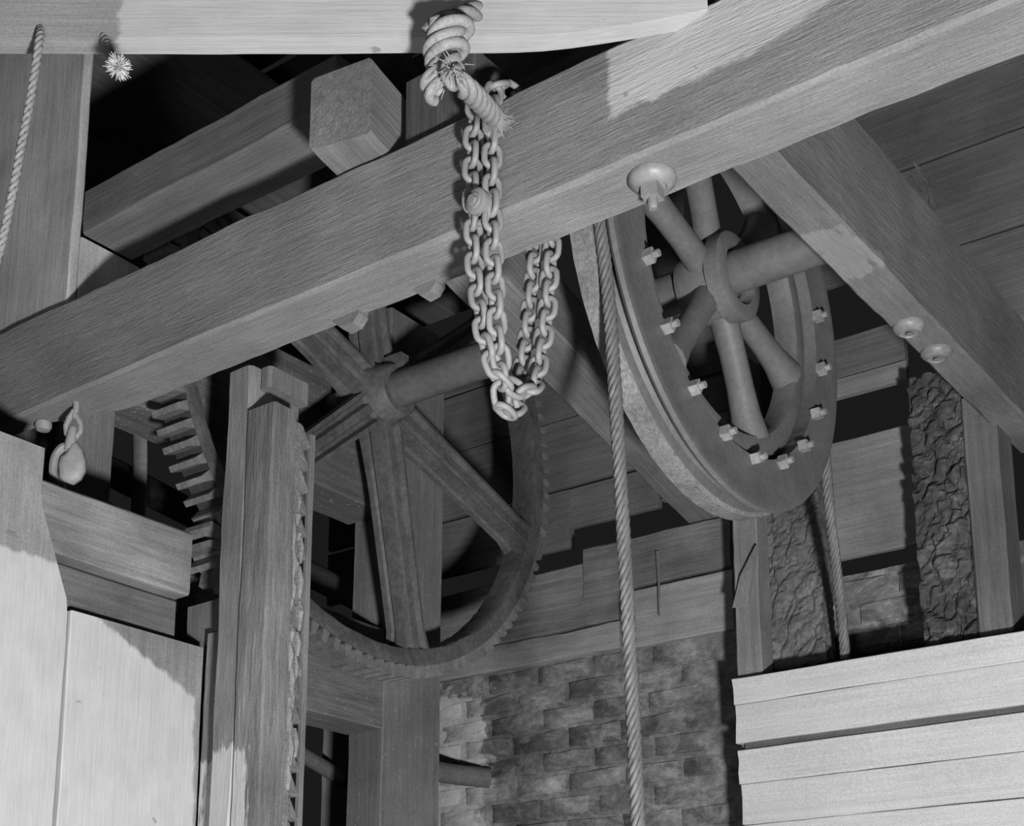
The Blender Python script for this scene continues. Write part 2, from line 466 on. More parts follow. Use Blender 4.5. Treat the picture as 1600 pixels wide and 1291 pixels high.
mb = MB(); mb.box((XG + .0, YS - .02, ZS + .07), (XG + .075, YS + .02, ZS + .122)); part('hub_key', mb, M_gear, gear, 0)

# pinion that meshes with it
PX = on_x(350, 845, -2.96)
PR = .112; pc = Vector((-2.955, PX.y + .055, PX.z - .005))
pin = thing('pinion', pc, 'small toothed pinion below the big wheel, half hidden by the rack post', 'gear')
mb = MB(); mb.lathe([(.0, .03), (.0, PR - .035), (-.115, PR - .035), (-.115, .03)], 36); mb.v = [v + pc for v in mb.v]; part('pinion_body', mb, M_tooth, pin, 40)
for k in range(12):
    a = 2 * math.pi * (k + .35) / 12
    Rm = Matrix(((1, 0, 0), (0, math.cos(a), -math.sin(a)), (0, math.sin(a), math.cos(a)))).to_4x4()
    link('tooth', tooth_me, pin, M=Matrix.Translation(pc) @ Rm @ Matrix.Translation((0, PR - .037, 0)))
mb = MB(); mb.tube([pc + Vector((-.5, 0, 0)), pc + Vector((.12, 0, 0))], .04, 16); part('pinion_shaft', mb, M_shaft, pin)

# ------------------------------------------------------------------ pulley wheel
XP = -1.670; PY, PZ = YS + .012, ZS - .006
pul = thing('pulley_wheel', (XP, PY, PZ), 'iron cable pulley wheel with round spokes and a bolted grooved rim', 'pulley')
def ppt(a, r, x): return Vector((XP + x, PY + r * math.cos(a), PZ + r * math.sin(a)))
mb = MB()
prof = [(0.0, .524), (0.0, .640), (.004, .655), (.002, .672), (-.010, .676), (-.020, .668), (-.030, .632), (-.045, .620), (-.060, .632), (-.066, .662), (-.072, .674), (-.125, .672), (-.130, .645), (-.130, .524)]
rings = []
for i in range(240):
    a = 2 * math.pi * i / 240
    rings.append([ppt(a, r + (.0035 * noise.noise(Vector((a * 30, x * 50, 2))) if x < -.06 else 0), x) for x, r in prof])
mb.loft(rings, loop=True); me = local(mb, pul).mesh('rim', M_wheel, 30)
me.materials.append(M_wheelrim)
npf = len(prof)
for p in me.polygons:
    cc = p.center; r = math.hypot(cc.y, cc.z)
    if cc.x < -.061 and r > .655: p.material_index = 1
link('rim', me, pul, M=WORLD[pul.name].copy())
mb = MB(); mb.lathe([(-.045, .440), (-.03, .450), (-.025, .490), (-.04, .516), (-.10, .516), (-.10, .445)], 120); mb.v = [v + Vector((XP, PY, PZ)) for v in mb.v]; part('inner_ring', mb, M_wheel, pul, 40)
for k in range(6):
    a = math.radians((108, 166, 231, 294, 346, 47)[k]); rings = []; mb = MB()
    b2 = a + .0
    pts = [ppt(a, r, x) for r, x in ((.05, -.068), (.12, -.066), (.2, -.064), (.3, -.064), (.38, -.066), (.455, -.068))]
    mb.tube(pts, lambda s: .048 - .009 * math.sin(math.pi * min(1, s * 1.1)) + .010 * max(0, s - .8) * 5, 14, flat=.9)
    part('spoke', mb, M_wheel, pul, 60)
mb = MB(); mb.lathe([(-.15, .06), (-.15, .095), (-.10, .112), (-.045, .110), (-.038, .126), (.004, .128), (.012, .118), (.012, .084), (-.012, .078), (-.012, .06)], 48); mb.v = [v + Vector((XP, PY, PZ)) for v in mb.v]; part('hub', mb, M_wheel, pul, 40)
for k in range(19):
    a = math.radians(-160 + 19.0 * k) ; c = ppt(a, .536, 0)
    mb = MB(); s = .0165; th = random.uniform(0, 1.5)
    sq = [(s * 1.25 * math.cos(th + math.pi / 2 * j), s * 1.25 * math.sin(th + math.pi / 2 * j)) for j in range(4)]
    mb.prism(sq, -.002, .026, lambda p, q, t: (c.x + t, c.y + p, c.z + q))
    mb.tube([c + Vector((.02, 0, 0)), c + Vector((.042, 0, 0))], .010, 8)
    part('bolt', mb, M_nut, pul, 30)

# ------------------------------------------------------------------ wire ropes
RR = .628
def cable(name, pts, label):
    mb = MB(); laid_rope(mb, spline(pts, 10), .0175, 6, .15, .007, 6)
    o = link(name, mb.mesh(name, M_cable, 60)); return tag(o, label, 'cable')
xg = XP - .045
top = [ppt(math.radians(a), RR + .012, -.045) for a in (100, 120, 140, 160, 178)]
p1 = on_x(958, 560, xg); p2 = on_x(985, 1240, xg); p2.y = p1.y + .07
cable('wire_rope', top + [Vector((xg, PY - RR - .012, PZ - .12)), p1, Vector((xg, p2.y, p2.z)), Vector((xg, p2.y + .03, .9)), Vector((xg, p2.y + .05, .05))], 'front steel wire rope hanging from the near side of the pulley past the brick wall')
top = [ppt(math.radians(a), RR + .012, -.045) for a in (84, 60, 40, 20, 2)]
q1 = on_x(1293, 760, xg); q2 = on_x(1320, 1030, xg)
cable('wire_rope', top + [on_y(1294, 770, 4.02), on_y(1308, 900, 4.18), on_y(1321, 1030, 4.34), Vector((-1.84, 4.37, 2.2)), Vector((-1.84, 4.38, .05))], 'rear steel wire rope hanging down behind the pulley beside the charred post')

# ------------------------------------------------------------------ chain looped over the beam
def seg_pts(lst): return [on_y(u, v, y) for u, v, y in lst]
fl_ = seg_pts([(742, 175, 2.062), (739, 230, 2.060), (738, 290, 2.060), (739, 350, 2.060), (742, 420, 2.064), (750, 480, 2.070), (758, 532, 2.078), (770, 570, 2.095)])
fr_ = seg_pts([(771, 165, 2.062), (769, 230, 2.060), (769, 290, 2.060), (770, 350, 2.060), (772, 412, 2.066), (775, 468, 2.075), (777, 520, 2.085), (783, 570, 2.105)])
bl_ = seg_pts([(838, 380, 2.285), (835, 404, 2.285), (829, 473, 2.275), (822, 537, 2.262), (815, 579, 2.245)])
br_ = seg_pts([(863, 380, 2.285), (860, 404, 2.285), (856, 476, 2.275), (849, 529, 2.262), (840, 579, 2.245)])
zt = 3.4395
def over(a, b):
    a0, b0 = a.copy(), b.copy()
    return [Vector((a0.x, 2.064, 3.42)), Vector((a0.x, 2.085, zt)), Vector((a0.x + .01, 2.17, zt)), Vector((b0.x, 2.262, zt)), Vector((b0.x, 2.283, 3.40)), Vector((b0.x, 2.287, 3.28))]
path = (list(reversed(fl_)))                                   # bottom of the front left strand up to the top
path += over(fl_[0], bl_[0]) + bl_
path += seg_pts([(812, 606, 2.225), (808, 632, 2.195), (796, 646, 2.168), (784, 630, 2.145)])
path += list(reversed(fr_)) + over(fr_[0], br_[0]) + br_
path += seg_pts([(836, 600, 2.225), (822, 612, 2.19), (803, 606, 2.15), (784, 596, 2.118)])
path = spline(path + [path[0]], 8)
pitch = .0362
nlinks = 2 * round(sum((b - a).length for a, b in zip(path, path[1:])) / pitch / 2)
pitch = sum((b - a).length for a, b in zip(path, path[1:])) / nlinks
pp = resample(path, pitch)[:nlinks]
chain = thing('lifting_chain', (-1.6, 2.17, 2.74), 'pale steel link chain looped twice over the main beam and hanging below it', 'chain')
mb = MB(); wr = .0070; hl, hw = .0318 - wr, .0236 - wr; pts = []
for i in range(20):
    t = 2 * math.pi * i / 20; cx_ = (hl - hw) * (1 if math.cos(t) > 0 else -1) if abs(math.cos(t)) > .05 else 0
    pts.append((cx_ + hw * math.cos(t), hw * math.sin(t), 0))
mb.tube(pts, wr, 8, loop=True, twist0=(0, 0, 1)); link_me = mb.mesh('link', M_chain, 60)
view = -FWD
for i, p in enumerate(pp):
    t = (pp[(i + 1) % nlinks] - pp[i - 1]).normalized()
    n0 = view - t * view.dot(t)
    n0 = n0.normalized() if n0.length > .05 else Vector((1, 0, 0))
    roll = math.radians((24 if i % 2 == 0 else -66) + random.uniform(-8, 8))
    n1 = Matrix.Rotation(roll, 3, t) @ n0; y = n1.cross(t)
    link('link', link_me, chain, M=Matrix.Translation(p) @ Matrix((t, y, n1)).transposed().to_4x4())
# bolted joining link
c = on_y(743, 314, 2.030); ax = Vector((-.1, -1, -.12)).normalized()
Mb = Matrix.Translation(c) @ ax.to_track_quat('Z', 'Y').to_matrix().to_4x4()
mb = MB(); mb.lathe([(-.016, .004), (-.016, .026), (0, .027), (.004, .022), (.004, .004)], 24, 'z'); mb.lathe([(.003, .001), (.003, .017), (.007, .015), (.007, .001)], 20, 'z')
mb.prism([(.010 * math.cos(a), .010 * math.sin(a)) for a in [math.pi / 3 * k for k in range(6)]], .006, .014, lambda a, b, h: (a, b, h))
link('joining_bolt', mb.mesh('joining_bolt', M_chain, 40), chain, M=Mb)
mb = MB(); ring = [(.024 * math.cos(a), .034 * math.sin(a), -.022) for a in [2 * math.pi * k / 24 for k in range(24)]]; mb.tube(ring, .008, 8, loop=True, twist0=(0, 0, 1))
link('joining_ring', mb.mesh('joining_ring', M_chain, 60), chain, M=Mb @ Matrix.Translation((-.008, -.002, 0)))

# ------------------------------------------------------------------ frame behind the toothed wheel
XF = -3.20
frame_m = M_gearwood
tb('gear_frame_beam', (XF - .19, XF), (2.3, 3.6), (3.345, 3.76), 'y', frame_m, label='dust-covered timber behind the toothed wheel carrying its shaft', cat='beam', rough=.005)
tb('gear_frame_beam', (XF - .17, XF), (2.75, 3.6), (2.565, 2.925), 'y', wood('lower_frame_wood', .12, .6, .5, grain=(3, 60, 60), speck=.06), label='wide horizontal timber below the toothed wheel, joined to the frame post', cat='beam', rough=.005)
tb('gear_frame_post', (XF - .16, XF), (3.602, 3.915), (0, 4.15), 'z', wood('frame_post_wood', .125, .35, .3, speck=.05), label='broad upright timber post behind the lower spokes of the toothed wheel', cat='post', rough=.004)
tb('shed_post', (-3.98, -3.86), (3.45, 3.62), (0, 4.6), 'z', M_dim, label='narrow dim post seen through the gap left of the broad frame post', cat='post')
tb('stub_board', (on_y(503, 1180, 4.0).x, on_y(562, 1180, 4.0).x), (4.0, 4.04), (0, on_y(520, 1130, 4.0).z), 'z', M_sidel, label='short pale upright board in the gap left of the frame post foot', cat='board')
# wedge notched into the post foot
c = on_y(574, 1158, 3.61); mb = MB()
mb.prism([(-.05, -.05), (.02, -.035), (.02, .10), (.0, .06)], 0, .03, lambda a, b, t: (XF - .16 + .02 - t + .0, 3.56 + a, c.z + b))

# bars in the lower gap
a = on_x(470, 1178, -3.75); b2 = on_x(560, 1232, -3.75)
def bar(name, pts, r, mat, label, flat=1.0):
    mb = MB(); mb.tube(spline(pts, 6), r, 12, flat=flat); return tag(link(name, mb.mesh(name, mat, 60)), label, 'bar')
bar('round_bar', [a + (a - b2) * 1.0, a, b2, a + (b2 - a) * ((3.995 - a.y) / (b2.y - a.y))], .030, M_dim, 'round wooden bar crossing the dark gap left of the frame post at the bottom')
a = on_y(765, 1216, 4.54); b2 = on_x(690, 1186, a.x - .42)
bar('round_bar', [a, a + Vector((-.10, -.12, .01)), Vector((a.x - .15, a.y - .28, a.z + .02)), Vector((a.x - .18, a.y - .5, a.z + .03))], .042, M_dim, 'round wooden bar ending against the bricks right of the frame post')

# ------------------------------------------------------------------ rack post
YR = 2.50
rp = thing('rack_post', (-2.68, 2.57, 0), 'weathered upright post faced with a notched rack board left of the toothed wheel', 'post')
M_rack = wood('rack_post_wood', .165, .45, .4, grain=(3, 40, 40), wash=(.38, [(-1, 0, 0, 2.26), (0, 0, -1, -.03)], .16, (12, 60, 60)))
M_rackb = wood('rack_board_wood', .15, .55, .7, grain=(3, 35, 35), wash=(.38, [(-1, 0, 0, 2.24), (0, 0, -1, -.01), (0, -1, 0, .005)], .10, (12, 60, 60)))
tb('back_timber', (-2.80, -2.705), (YR - .02, YR + .17), (0, 3.318), 'z', M_rack, rp, rough=.004, cham=.010)
tb('post_head', (-2.706, -2.664), (YR + .012, YR + .165), (3.255, 3.316), 'z', M_post, rp, rough=.002, cham=.008)
tb('lower_sheathing', (-2.90, -2.802), (YR + .037, YR + .07), (0, 2.60), 'z', M_rackb, rp, rough=.004)
tb('front_timber', (-2.703, -2.600), (YR - .03, YR + .06), (0, 3.175), 'z', M_rackb, rp, rough=.004)
# notched rack strip on the +x side
zr0, zr1, st = .3, 3.155, .064
mb = MB(); ry0, ry1 = YR + .062, YR + .118
n = int((zr1 - zr0) / st)
mb.box((-2.705, ry0, 0), (-2.612, ry1 - .034, zr1))
mb2 = MB()
for k in range(n):
    z0 = zr1 - (k + 1) * st
    poly = [(ry1 - .034, z0 + .002), (ry1 - .004, z0 + .002), (ry1 + .002, z0 + .008), (ry1 - .028, z0 + st - .004), (ry1 - .034, z0 + st - .002)]
    mbk = MB(); mbk.prism(poly, -2.69, -2.612, lambda a, b, t: (t, a, b))
    part('rack_tooth', mbk, M_rackb, rp, 0)
part('rack_strip', mb, M_rackb, rp, 0)
tb('edge_strip', (-2.626, -2.613), (ry1 + .005, ry1 + .022), (0, 3.14), 'z', M_post, rp, rough=.001, cham=.001)
tb('rack_backing', (-2.72, -2.668), (ry1 + .004, ry1 + .03), (0, 3.15), 'z', M_post, rp, rough=.003)
# crust dripped on the lower rack
mb = MB()
for k in range(26):
    z = 3.0 - .03 * k + random.uniform(-.01, .01) - .05; y = YR + random.uniform(.063, .10)
    L = random.uniform(.03, .10); r = random.uniform(.006, .012)
    mb.tube([(-2.612, y, z), (-2.606, y, z - L * .5), (-2.611, y + .003, z - L)], lambda s: r * (.5 + .6 * math.sin(math.pi * s)), 6)
tag(part('dried_drips', mb, wood('drip_crust', .22, .4, .7), rp), kind='stuff')

# ------------------------------------------------------------------ whitewashed board wall at the lower left
XW = -2.90
wl = tag(link('wall_left', None, loc=(XW, 2.2, 0)), 'half whitewashed upright boards at the lower left corner', None, None, 'structure')
def wl_board(name, y0, y1, ztop, mat, shape=None, x0=XW - .032, x1=XW):
    return tb(name, (x0, x1), (y0, y1), (0, ztop), 'z', mat, wl, rough=.003, cham=.004, shape=shape, step=.06)
def left_shape(px, py, pz, L):                                 # near board: its right edge cut back above
    if pz > 0:
        y = 2.095 if px < 2.585 else (2.095 - .10 * min(1, (px - 2.585) / .23) if px < 2.87 else 1.99)
        k = (y - 1.845) / .25
        pz = pz * k
    return px, py, pz
wz = lambda: None
M_bw = wood('whitewashed_board', .20, .35, .3, grain=(2, 40, 40), wash=(.42, [(-1, 0, 0, 2.665)], .05, (9, 26, 26)))
M_bw2 = wood('whitewashed_board_right', .20, .35, .3, grain=(2, 40, 40), wash=(.42, [(-1, 0, -.45, 2.50), (-.05, 0, -1, .308)], .045, (12, 30, 30)))
tb('board', (XW - .034, XW + .0), (1.595, 2.095), (0, 2.95), 'z', M_bw, wl, rough=.003, cham=.004, step=.04, nsub=6,
   shape=lambda px, py, pz, L: (px, py, pz if pz < .05 or px < 2.56 else min(pz, (.25 - .105 * min(1, (px - 2.56) / .25)))))
tb('board', (XW - .034, XW + .0), (2.104, 2.535), (0, 2.560), 'z', M_bw2, wl, rough=.003, cham=.004, step=.04)
wb = tb('wall_rail', (XW - .13, XW - .002), (1.6, 2.472), (2.692, 2.872), 'y', wood('left_rail_wood', .19, .45, .4, grain=(2, 40, 40), stain=.8), label='stained horizontal timber end above the whitewashed boards at left', cat='beam', rough=.004)
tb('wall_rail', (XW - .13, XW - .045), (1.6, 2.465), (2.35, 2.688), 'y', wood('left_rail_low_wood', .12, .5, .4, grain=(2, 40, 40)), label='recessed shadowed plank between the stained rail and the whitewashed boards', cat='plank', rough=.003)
tb('post_stub', (XW - .13, -2.81), (2.572, 2.66), (0, 2.71), 'z', M_post, label='grimy post stub beside the rack post under the pinion', cat='post', rough=.007)

# left upright post behind the main beam
lpo = tb('left_post', (-3.60, -3.04), (2.12, 2.15), (3.42, 5.2), 'z', wood('left_post_wood', .31, .3, .25), label='wide upright post at the upper left standing on the main beam', cat='post', rough=.003)
tb('post_heel', (-3.30, -3.045), (2.151, 2.36), (3.42, 3.665), 'z', MATS['left_post_wood'], lpo, rough=.003)
tb('left_post', (-3.60, -3.30), (2.30, 2.50), (0, 3.40), 'z', M_post, label='post under the left end of the main beam, just behind the hook', cat='post', rough=.004)

# curved strap and logs in the dark opening
pts = [on_y(u, v, 2.85) for u, v in ((214, 560), (217, 640), (219, 700), (218, 760), (214, 830), (208, 900))] + [Vector((-3.5, 2.83, 1.6)), Vector((-3.5, 2.83, .02))]
mb = MB(); mb.tube(spline(pts, 6), .034, 10, flat=.45); tag(link('curved_strap', mb.mesh('curved_strap', M_post, 40)), 'curved upright wooden strap in the dark opening right of the hook', 'strap')
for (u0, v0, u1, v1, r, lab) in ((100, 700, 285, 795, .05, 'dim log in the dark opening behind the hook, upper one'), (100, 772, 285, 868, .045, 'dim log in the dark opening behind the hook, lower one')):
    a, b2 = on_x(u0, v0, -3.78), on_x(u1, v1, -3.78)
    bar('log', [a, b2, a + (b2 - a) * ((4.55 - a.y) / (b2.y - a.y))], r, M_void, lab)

# ------------------------------------------------------------------ hook hanging from the beam
c = on_y(112, 640, 2.13); az = AZ
hk = thing('hanging_hook', (c.x, c.y, 2.98), 'small pear-shaped iron hook hanging from an eye under the left end of the main beam', 'hook', rotz=AZ)
def hpt(u, v, off=0.0):
    """metres right and up on the hook's own plate, facing the floor opening"""
    o = on_y(112, 640, 2.13); s = 3.76 / F_PX
    return Vector((o.x, o.y, o.z)) + RIGHT * ((u - 112) * s) + Vector((0, 0, (640 - v) * s / math.cos(TILT))) - FLAT * off
mb = MB(); mb.tube([hpt(118, 615), hpt(119, 640), hpt(117, 655)], .0085, 8); part('eye_stem', mb, M_hook, hk)
ring = [hpt(u, v) for u, v in ((116, 642), (109, 655), (105, 668), (107, 680), (114, 688), (122, 686), (128, 677), (128, 666), (122, 654), (118, 644))]
mb = MB(); mb.tube(ring, .0075, 8, loop=True); part('eye', mb, M_hook, hk)
mb = MB(); mb.tube([hpt(116, 672), hpt(116, 684, .006), hpt(115, 695, .004), hpt(115, 706)], lambda s: .011 + .006 * s, 10); part('hook_neck', mb, M_hook, hk)
outl = [(115, 698), (124, 700), (132, 712), (137, 728), (137, 742), (131, 754), (120, 761), (110, 761), (102, 755), (100, 746), (98, 735), (100, 722), (107, 718), (112, 710)]
mb = MB(); rings = []
for off, sc_ in ((-.012, .82), (-.008, .97), (.008, .97), (.016, .80), (.018, .5)):
    rings.append([hpt(120 + (u - 118) * sc_ * 1.10, 730 + (v - 732) * sc_ * 1.12, off) for u, v in outl])
mb.loft(rings); part('hook_cheek', mb, M_hook, hk, 60)
mb = MB(); mb.tube(spline([hpt(u, v, .0) for u, v in ((113, 704), (103, 702), (93, 715), (90, 732), (92, 748), (100, 759), (112, 763))], 5), lambda s: .0115, 8); part('hook_bill', mb, M_hook, hk)
# bolt head in the beam beside it
c = on_z(74, 662, 3.154)
mb = MB(); mb.lathe([(0, .001), (0, .022), (-.012, .023), (-.022, .017), (-.024, .001)], 16, 'z')
tag(link('beam_bolt', mb.mesh('beam_bolt', M_hook, 50), loc=(c.x, min(c.y, 2.16), 3.152)), 'rounded bolt head under the left end of the main beam beside the hook', 'bolt')

# ------------------------------------------------------------------ back wall: plate, siding, bricks
wbk = tag(link('wall_back', None, loc=(-2.8, 4.5, 0)), 'back wall of sooty bricks below and horizontal siding above', None, None, 'structure')
M_plate = wood('plate_wood', .14, .5, .5, stain=.9)
M_plate2 = wood('pale_plate_wood', .23, .4, .35)
tb('plate_timber', (-2.965, -2.32), (4.5, 4.72), (3.222, 3.422), 'x', M_plate, wbk, rough=.007)
tb('plate_board', (-2.80, -2.32), (4.505, 4.70), (2.985, 3.214), 'x', M_plate2, wbk, rough=.004)
tb('plate_timber', (-4.3, -2.815), (4.51, 4.70), (3.11, 3.372), 'x', M_plate, wbk, rough=.006)
tb('sill_course', (-4.3, -2.81), (4.515, 4.70), (3.0, 3.105), 'x', M_plate2, wbk, rough=.010)
a, b2 = on_y(1027, 862, 4.488), on_y(1030, 962, 4.488)
mb = MB(); mb.tube([a, (a + b2) / 2 + Vector((.003, 0, 0)), b2], lambda s_: .0075 - .004 * s_, 6); part('iron_spike', mb, M_dim, wbk)
# siding: (x0, x1, z0, z1, y)
side = [(-4.6, -3.2, 3.56, 3.815, 4.76), (-3.2, -2.77, 3.64, 3.815, 4.76), (-4.6, -2.47, 3.835, 4.14, 4.76), (-4.6, -2.47, 4.147, 4.42, 4.76), (-4.6, -2.60, 4.44, 4.6, 4.78),
        (-2.93, -2.62, 4.61, 5.3, 4.74), (-2.76, -2.62, 3.66, 3.82, 4.77)]
for x0, x1, z0, z1, y in side:
    tb('siding_board', (x0, x1), (y, y + .03), (z0, z1), 'x', M_side, wbk, rough=.003, cham=.003)
for x0, x1, z0, z1, m_ in ((-2.55, -1.62, 3.835, 3.985, M_side), (-2.55, -1.62, 3.762, 3.832, M_sidel), (-2.3, -1.45, 3.16, 3.595, M_sidel)):
    tb('siding_board', (x0, x1), (4.50, 4.53), (z0, z1), 'x', m_, wbk, rough=.003, cham=.003)
for z0, z1, xl in ((3.98, 4.34, -1.66), (4.35, 4.72, -2.2), (4.73, 5.05, -2.2), (5.06, 5.4, -2.2)):
    tb('siding_board', (xl, -.4), (4.75, 4.78), (z0, z1), 'x', M_side, wbk, rough=.003, cham=.003)
# mortar bed and bricks
def mortar_slab(x0, x1, z0, z1, y):
    nx, nz = int((x1 - x0) / .018), int((z1 - z0) / .018); mb = MB(); v = []; f = []
    for j in range(nz + 1):
        for i in range(nx + 1):
            x, z = x0 + (x1 - x0) * i / nx, z0 + (z1 - z0) * j / nz
            v.append((x, y + .007 * noise.noise(Vector((x * 9, z * 9, 0))) + .005 * noise.noise(Vector((x * 31, z * 31, 5))), z))
    for j in range(nz):
        for i in range(nx):
            k = j * (nx + 1) + i; f.append((k, k + 1, k + nx + 2, k + nx + 1))
    n = len(v); v += [(x0, y + .12, z0), (x1, y + .12, z0), (x1, y + .12, z1), (x0, y + .12, z1)]
    f += [(n, n + 3, n + 2, n + 1), (0, n, n + 1, nx), (nz * (nx + 1), (nz + 1) * (nx + 1) - 1, n + 2, n + 3), (0, nz * (nx + 1), n + 3, n), (nx, n + 1, n + 2, (nz + 1) * (nx + 1) - 1)]
    mb.add(v, f); return mb
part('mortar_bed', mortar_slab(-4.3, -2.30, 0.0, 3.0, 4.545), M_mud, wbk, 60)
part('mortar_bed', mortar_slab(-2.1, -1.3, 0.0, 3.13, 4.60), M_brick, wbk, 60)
def brick_mesh(L, H, sd, mat):
    mb = MB(); rings = []
    D = .05
    for y, s in ((D, 1.0), (.010, 1.0), (0.0, .93)):
        ring = []
        pts = [(-.5, -.5), (-.17, -.5), (.17, -.5), (.5, -.5), (.5, 0), (.5, .5), (.17, .5), (-.17, .5), (-.5, .5), (-.5, 0)]
        for a, b in pts:
            j = .006 if y < .03 else 0
            ring.append((a * L * s + j * noise.noise(Vector((a * 9 + sd, b * 9, y * 40))), y + (.006 * noise.noise(Vector((a * 5 + sd, b * 5, 3))) if y < .02 else 0), b * (H if s == 1 else H - .008) + j * noise.noise(Vector((b * 9, a * 7 + sd, 9)))))
        rings.append(ring)
    mb.loft(rings); return mb.mesh('brick', mat, 60)
BR = [brick_mesh(.232, .074, k * 3.7, [M_brick, M_brick2][k % 2]) for k in range(8)]
ROW = .0905
for r in range(9):
    z = 2.955 - ROW * r
    for k in range(9):
        x = -4.2 + (k + .5 * (r % 2)) * .2535 + random.uniform(-.012, .012) + .1
        if x > -2.40: continue
        y = 4.540 + random.uniform(-.006, .003)
        link('brick', random.choice(BR), wbk, M=Matrix.Translation((x, y, z + random.uniform(-.004, .004))) @ Matrix.Rotation(random.uniform(-.025, .025), 4, 'Y'))
for r in range(6):
    for k in range(2):
        link('brick', random.choice(BR[::2]), wbk, M=Matrix.Translation((-1.86 + k * .245 + .1 * (r % 2), 4.592, 3.07 - ROW * r)))

# ------------------------------------------------------------------ posts on the right of the wall
qp = tb('wall_post', (on_y(1148, 950, 4.29).x, on_y(1187, 950, 4.29).x), (4.29, 4.38), (0, 3.9), 'z', wood('wall_post_wood', .17, .35, .3, speck=.06), label='upright post with a long splinter, right of the bricks and below the pulley', cat='post', rough=.004)
a, b2 = on_y(1150, 945, 4.28), on_y(1182, 852, 4.26)
mb = MB(); mb.loft([[a + Vector((-.015, 0, -.01)), a + Vector((.045, 0, -.01)), a + Vector((.045, .012, 0)), a + Vector((-.015, .012, 0))],
                    [(a + b2) / 2 + Vector((-.02, -.006, 0)), (a + b2) / 2 + Vector((.03, -.01, .02)), (a + b2) / 2 + Vector((.03, .01, .02)), (a + b2) / 2 + Vector((-.02, .01, 0))],
                    [b2 + Vector((-.003, 0, 0)), b2 + Vector((.003, 0, 0)), b2 + Vector((.003, .006, 0)), b2 + Vector((-.003, .006, 0))]])
part('splinter', mb, M_sidel, qp, 0)
def char_mesh(name, W, D, H, mat, cell, deep, sd, plain_x=False):
    """post with its front and side faces burnt into blocks"""
    nx, nz, ny = int(W / .008), int(H / .012), 6
    def alligator(a, z):
        q = Vector((a + .012 * noise.noise(Vector((a * 30, z * 30, sd))), z * .9 + .012 * noise.noise(Vector((z * 30, a * 30, sd))), 0)) / cell + Vector((sd, sd, 0))
        ds, ps = noise.voronoi(q)
        edge = min(1.0, (ds[1] - ds[0]) * 3.2); lift = noise.cell(ps[0] * 7.7)
        return deep * (1.5 * (1 - edge) - 1.0 * lift) + .004 * noise.noise(Vector((a * 60, z * 60, sd))) + .008 * noise.noise(Vector((a * 9, z * 9, sd)))
    sec = [(-W / 2, D)] + [(-W / 2, D * (1 - k / ny)) for k in range(1, ny)] + [(-W / 2 + W * k / nx, 0) for k in range(nx + 1)] + [(W / 2, D * k / ny) for k in range(1, ny + 1)]
    rings = []
    for j in range(nz + 1):
        z = H * j / nz; ring = []
        for i, (x, y) in enumerate(sec):
            d = alligator(x + 3 + y, z)
            if 0 < i < ny: ring.append((x + abs(d) * .6, y, z))
            elif y == 0: ring.append((x, d, z))
            elif plain_x: ring.append((x + .003 * noise.noise(Vector((y * 20, z * 6, sd))), y, z))
            else: ring.append((x - abs(d) * .6, y, z))
        if H - z < .03:
            ring = [(p[0], p[1], p[2] + .012 * noise.noise(Vector((p[0] * 40, p[1] * 40, sd)))) for p in ring]
        rings.append(ring)
    mb = MB(); mb.loft(rings); return mb.mesh(name, mat, 0)
tag(link('charred_post', char_mesh('charred_post', .205, .095, 1.6, crust('charred_brown_wood', .11, .17, .8, 10), .058, .007, 3.0), M=Matrix.Translation((-2.028, 4.40, 2.3))), 'charred block-cracked post behind the rear wire rope below the pulley', 'post')
YS2 = 4.31
sx0, sx1 = on_y(1428, 800, YS2).x, on_y(1512, 800, YS2).x
stop_z = on_y(1450, 582, YS2).z
sp = tag(link('charred_post', char_mesh('charred_post', sx1 - sx0, .14, stop_z - 2.2, M_char, .055, .012, 9.0, True), M=Matrix.Translation(((sx0 + sx1) / 2, YS2, 2.2))), 'deeply charred cracked post at the right, its burnt top below the deep beam', 'post')
tb('plain_side', (sx1 + .002, sx1 + .11), (YS2 + .005, YS2 + .15), (2.2, stop_z - .12), 'z', M_dim, sp, rough=.003)
tb('post_foot', (sx0, sx1 + .11), (YS2 + .005, YS2 + .15), (0, 2.2), 'z', M_dim, sp, rough=.003)
tb('post_foot', (-2.13, -1.93), (4.41, 4.52), (0, 2.32), 'z', M_dim, bpy.data.objects['charred_post'], rough=.003)

# ------------------------------------------------------------------ pale boards lower right
YP = 4.25
pr = lambda u, v: on_y(u, v, YP)
pb = thing('board_screen', (-1.6, YP, 0), 'screen of fresh pale horizontal boards in the lower right corner', 'screen')
def zrow(u, v): return pr(u, v).z
seams = [zrow(1340, v) for v in (1028, 1072, 1136, 1147, 1204, 1272, 1330, 1400, 1470)]
spans = [(0, 1, 1147, .0), (1, 2, 1150, .0), (3, 4, 1151, .003), (4, 5, 1155, .0), (5, 6, 1156, .0), (6, 7, 1155, 0), (7, 8, 1157, 0)]
for a, b2, u0, dy in spans:
    x0 = pr(u0, 1130).x
    tb('board', (x0, -.55), (YP + dy, YP + .03 + dy), (seams[b2] + .0012, seams[a] - .0012), 'x', M_pale, pb, rough=.002, cham=.0025, end=.006)
tb('batten', (-1.95, -1.85), (YP + .035, YP + .055), (0, seams[0] - .05), 'z', M_post, pb)
tb('batten', (-.82, -.72), (YP + .035, YP + .08), (0, seams[0] - .03), 'z', M_post, pb)
tb('filler_strip', (-2.17, -.56), (YP + .015, YP + .03), (seams[3] - .004, seams[2] + .004), 'x', M_dim, pb, rough=.001)

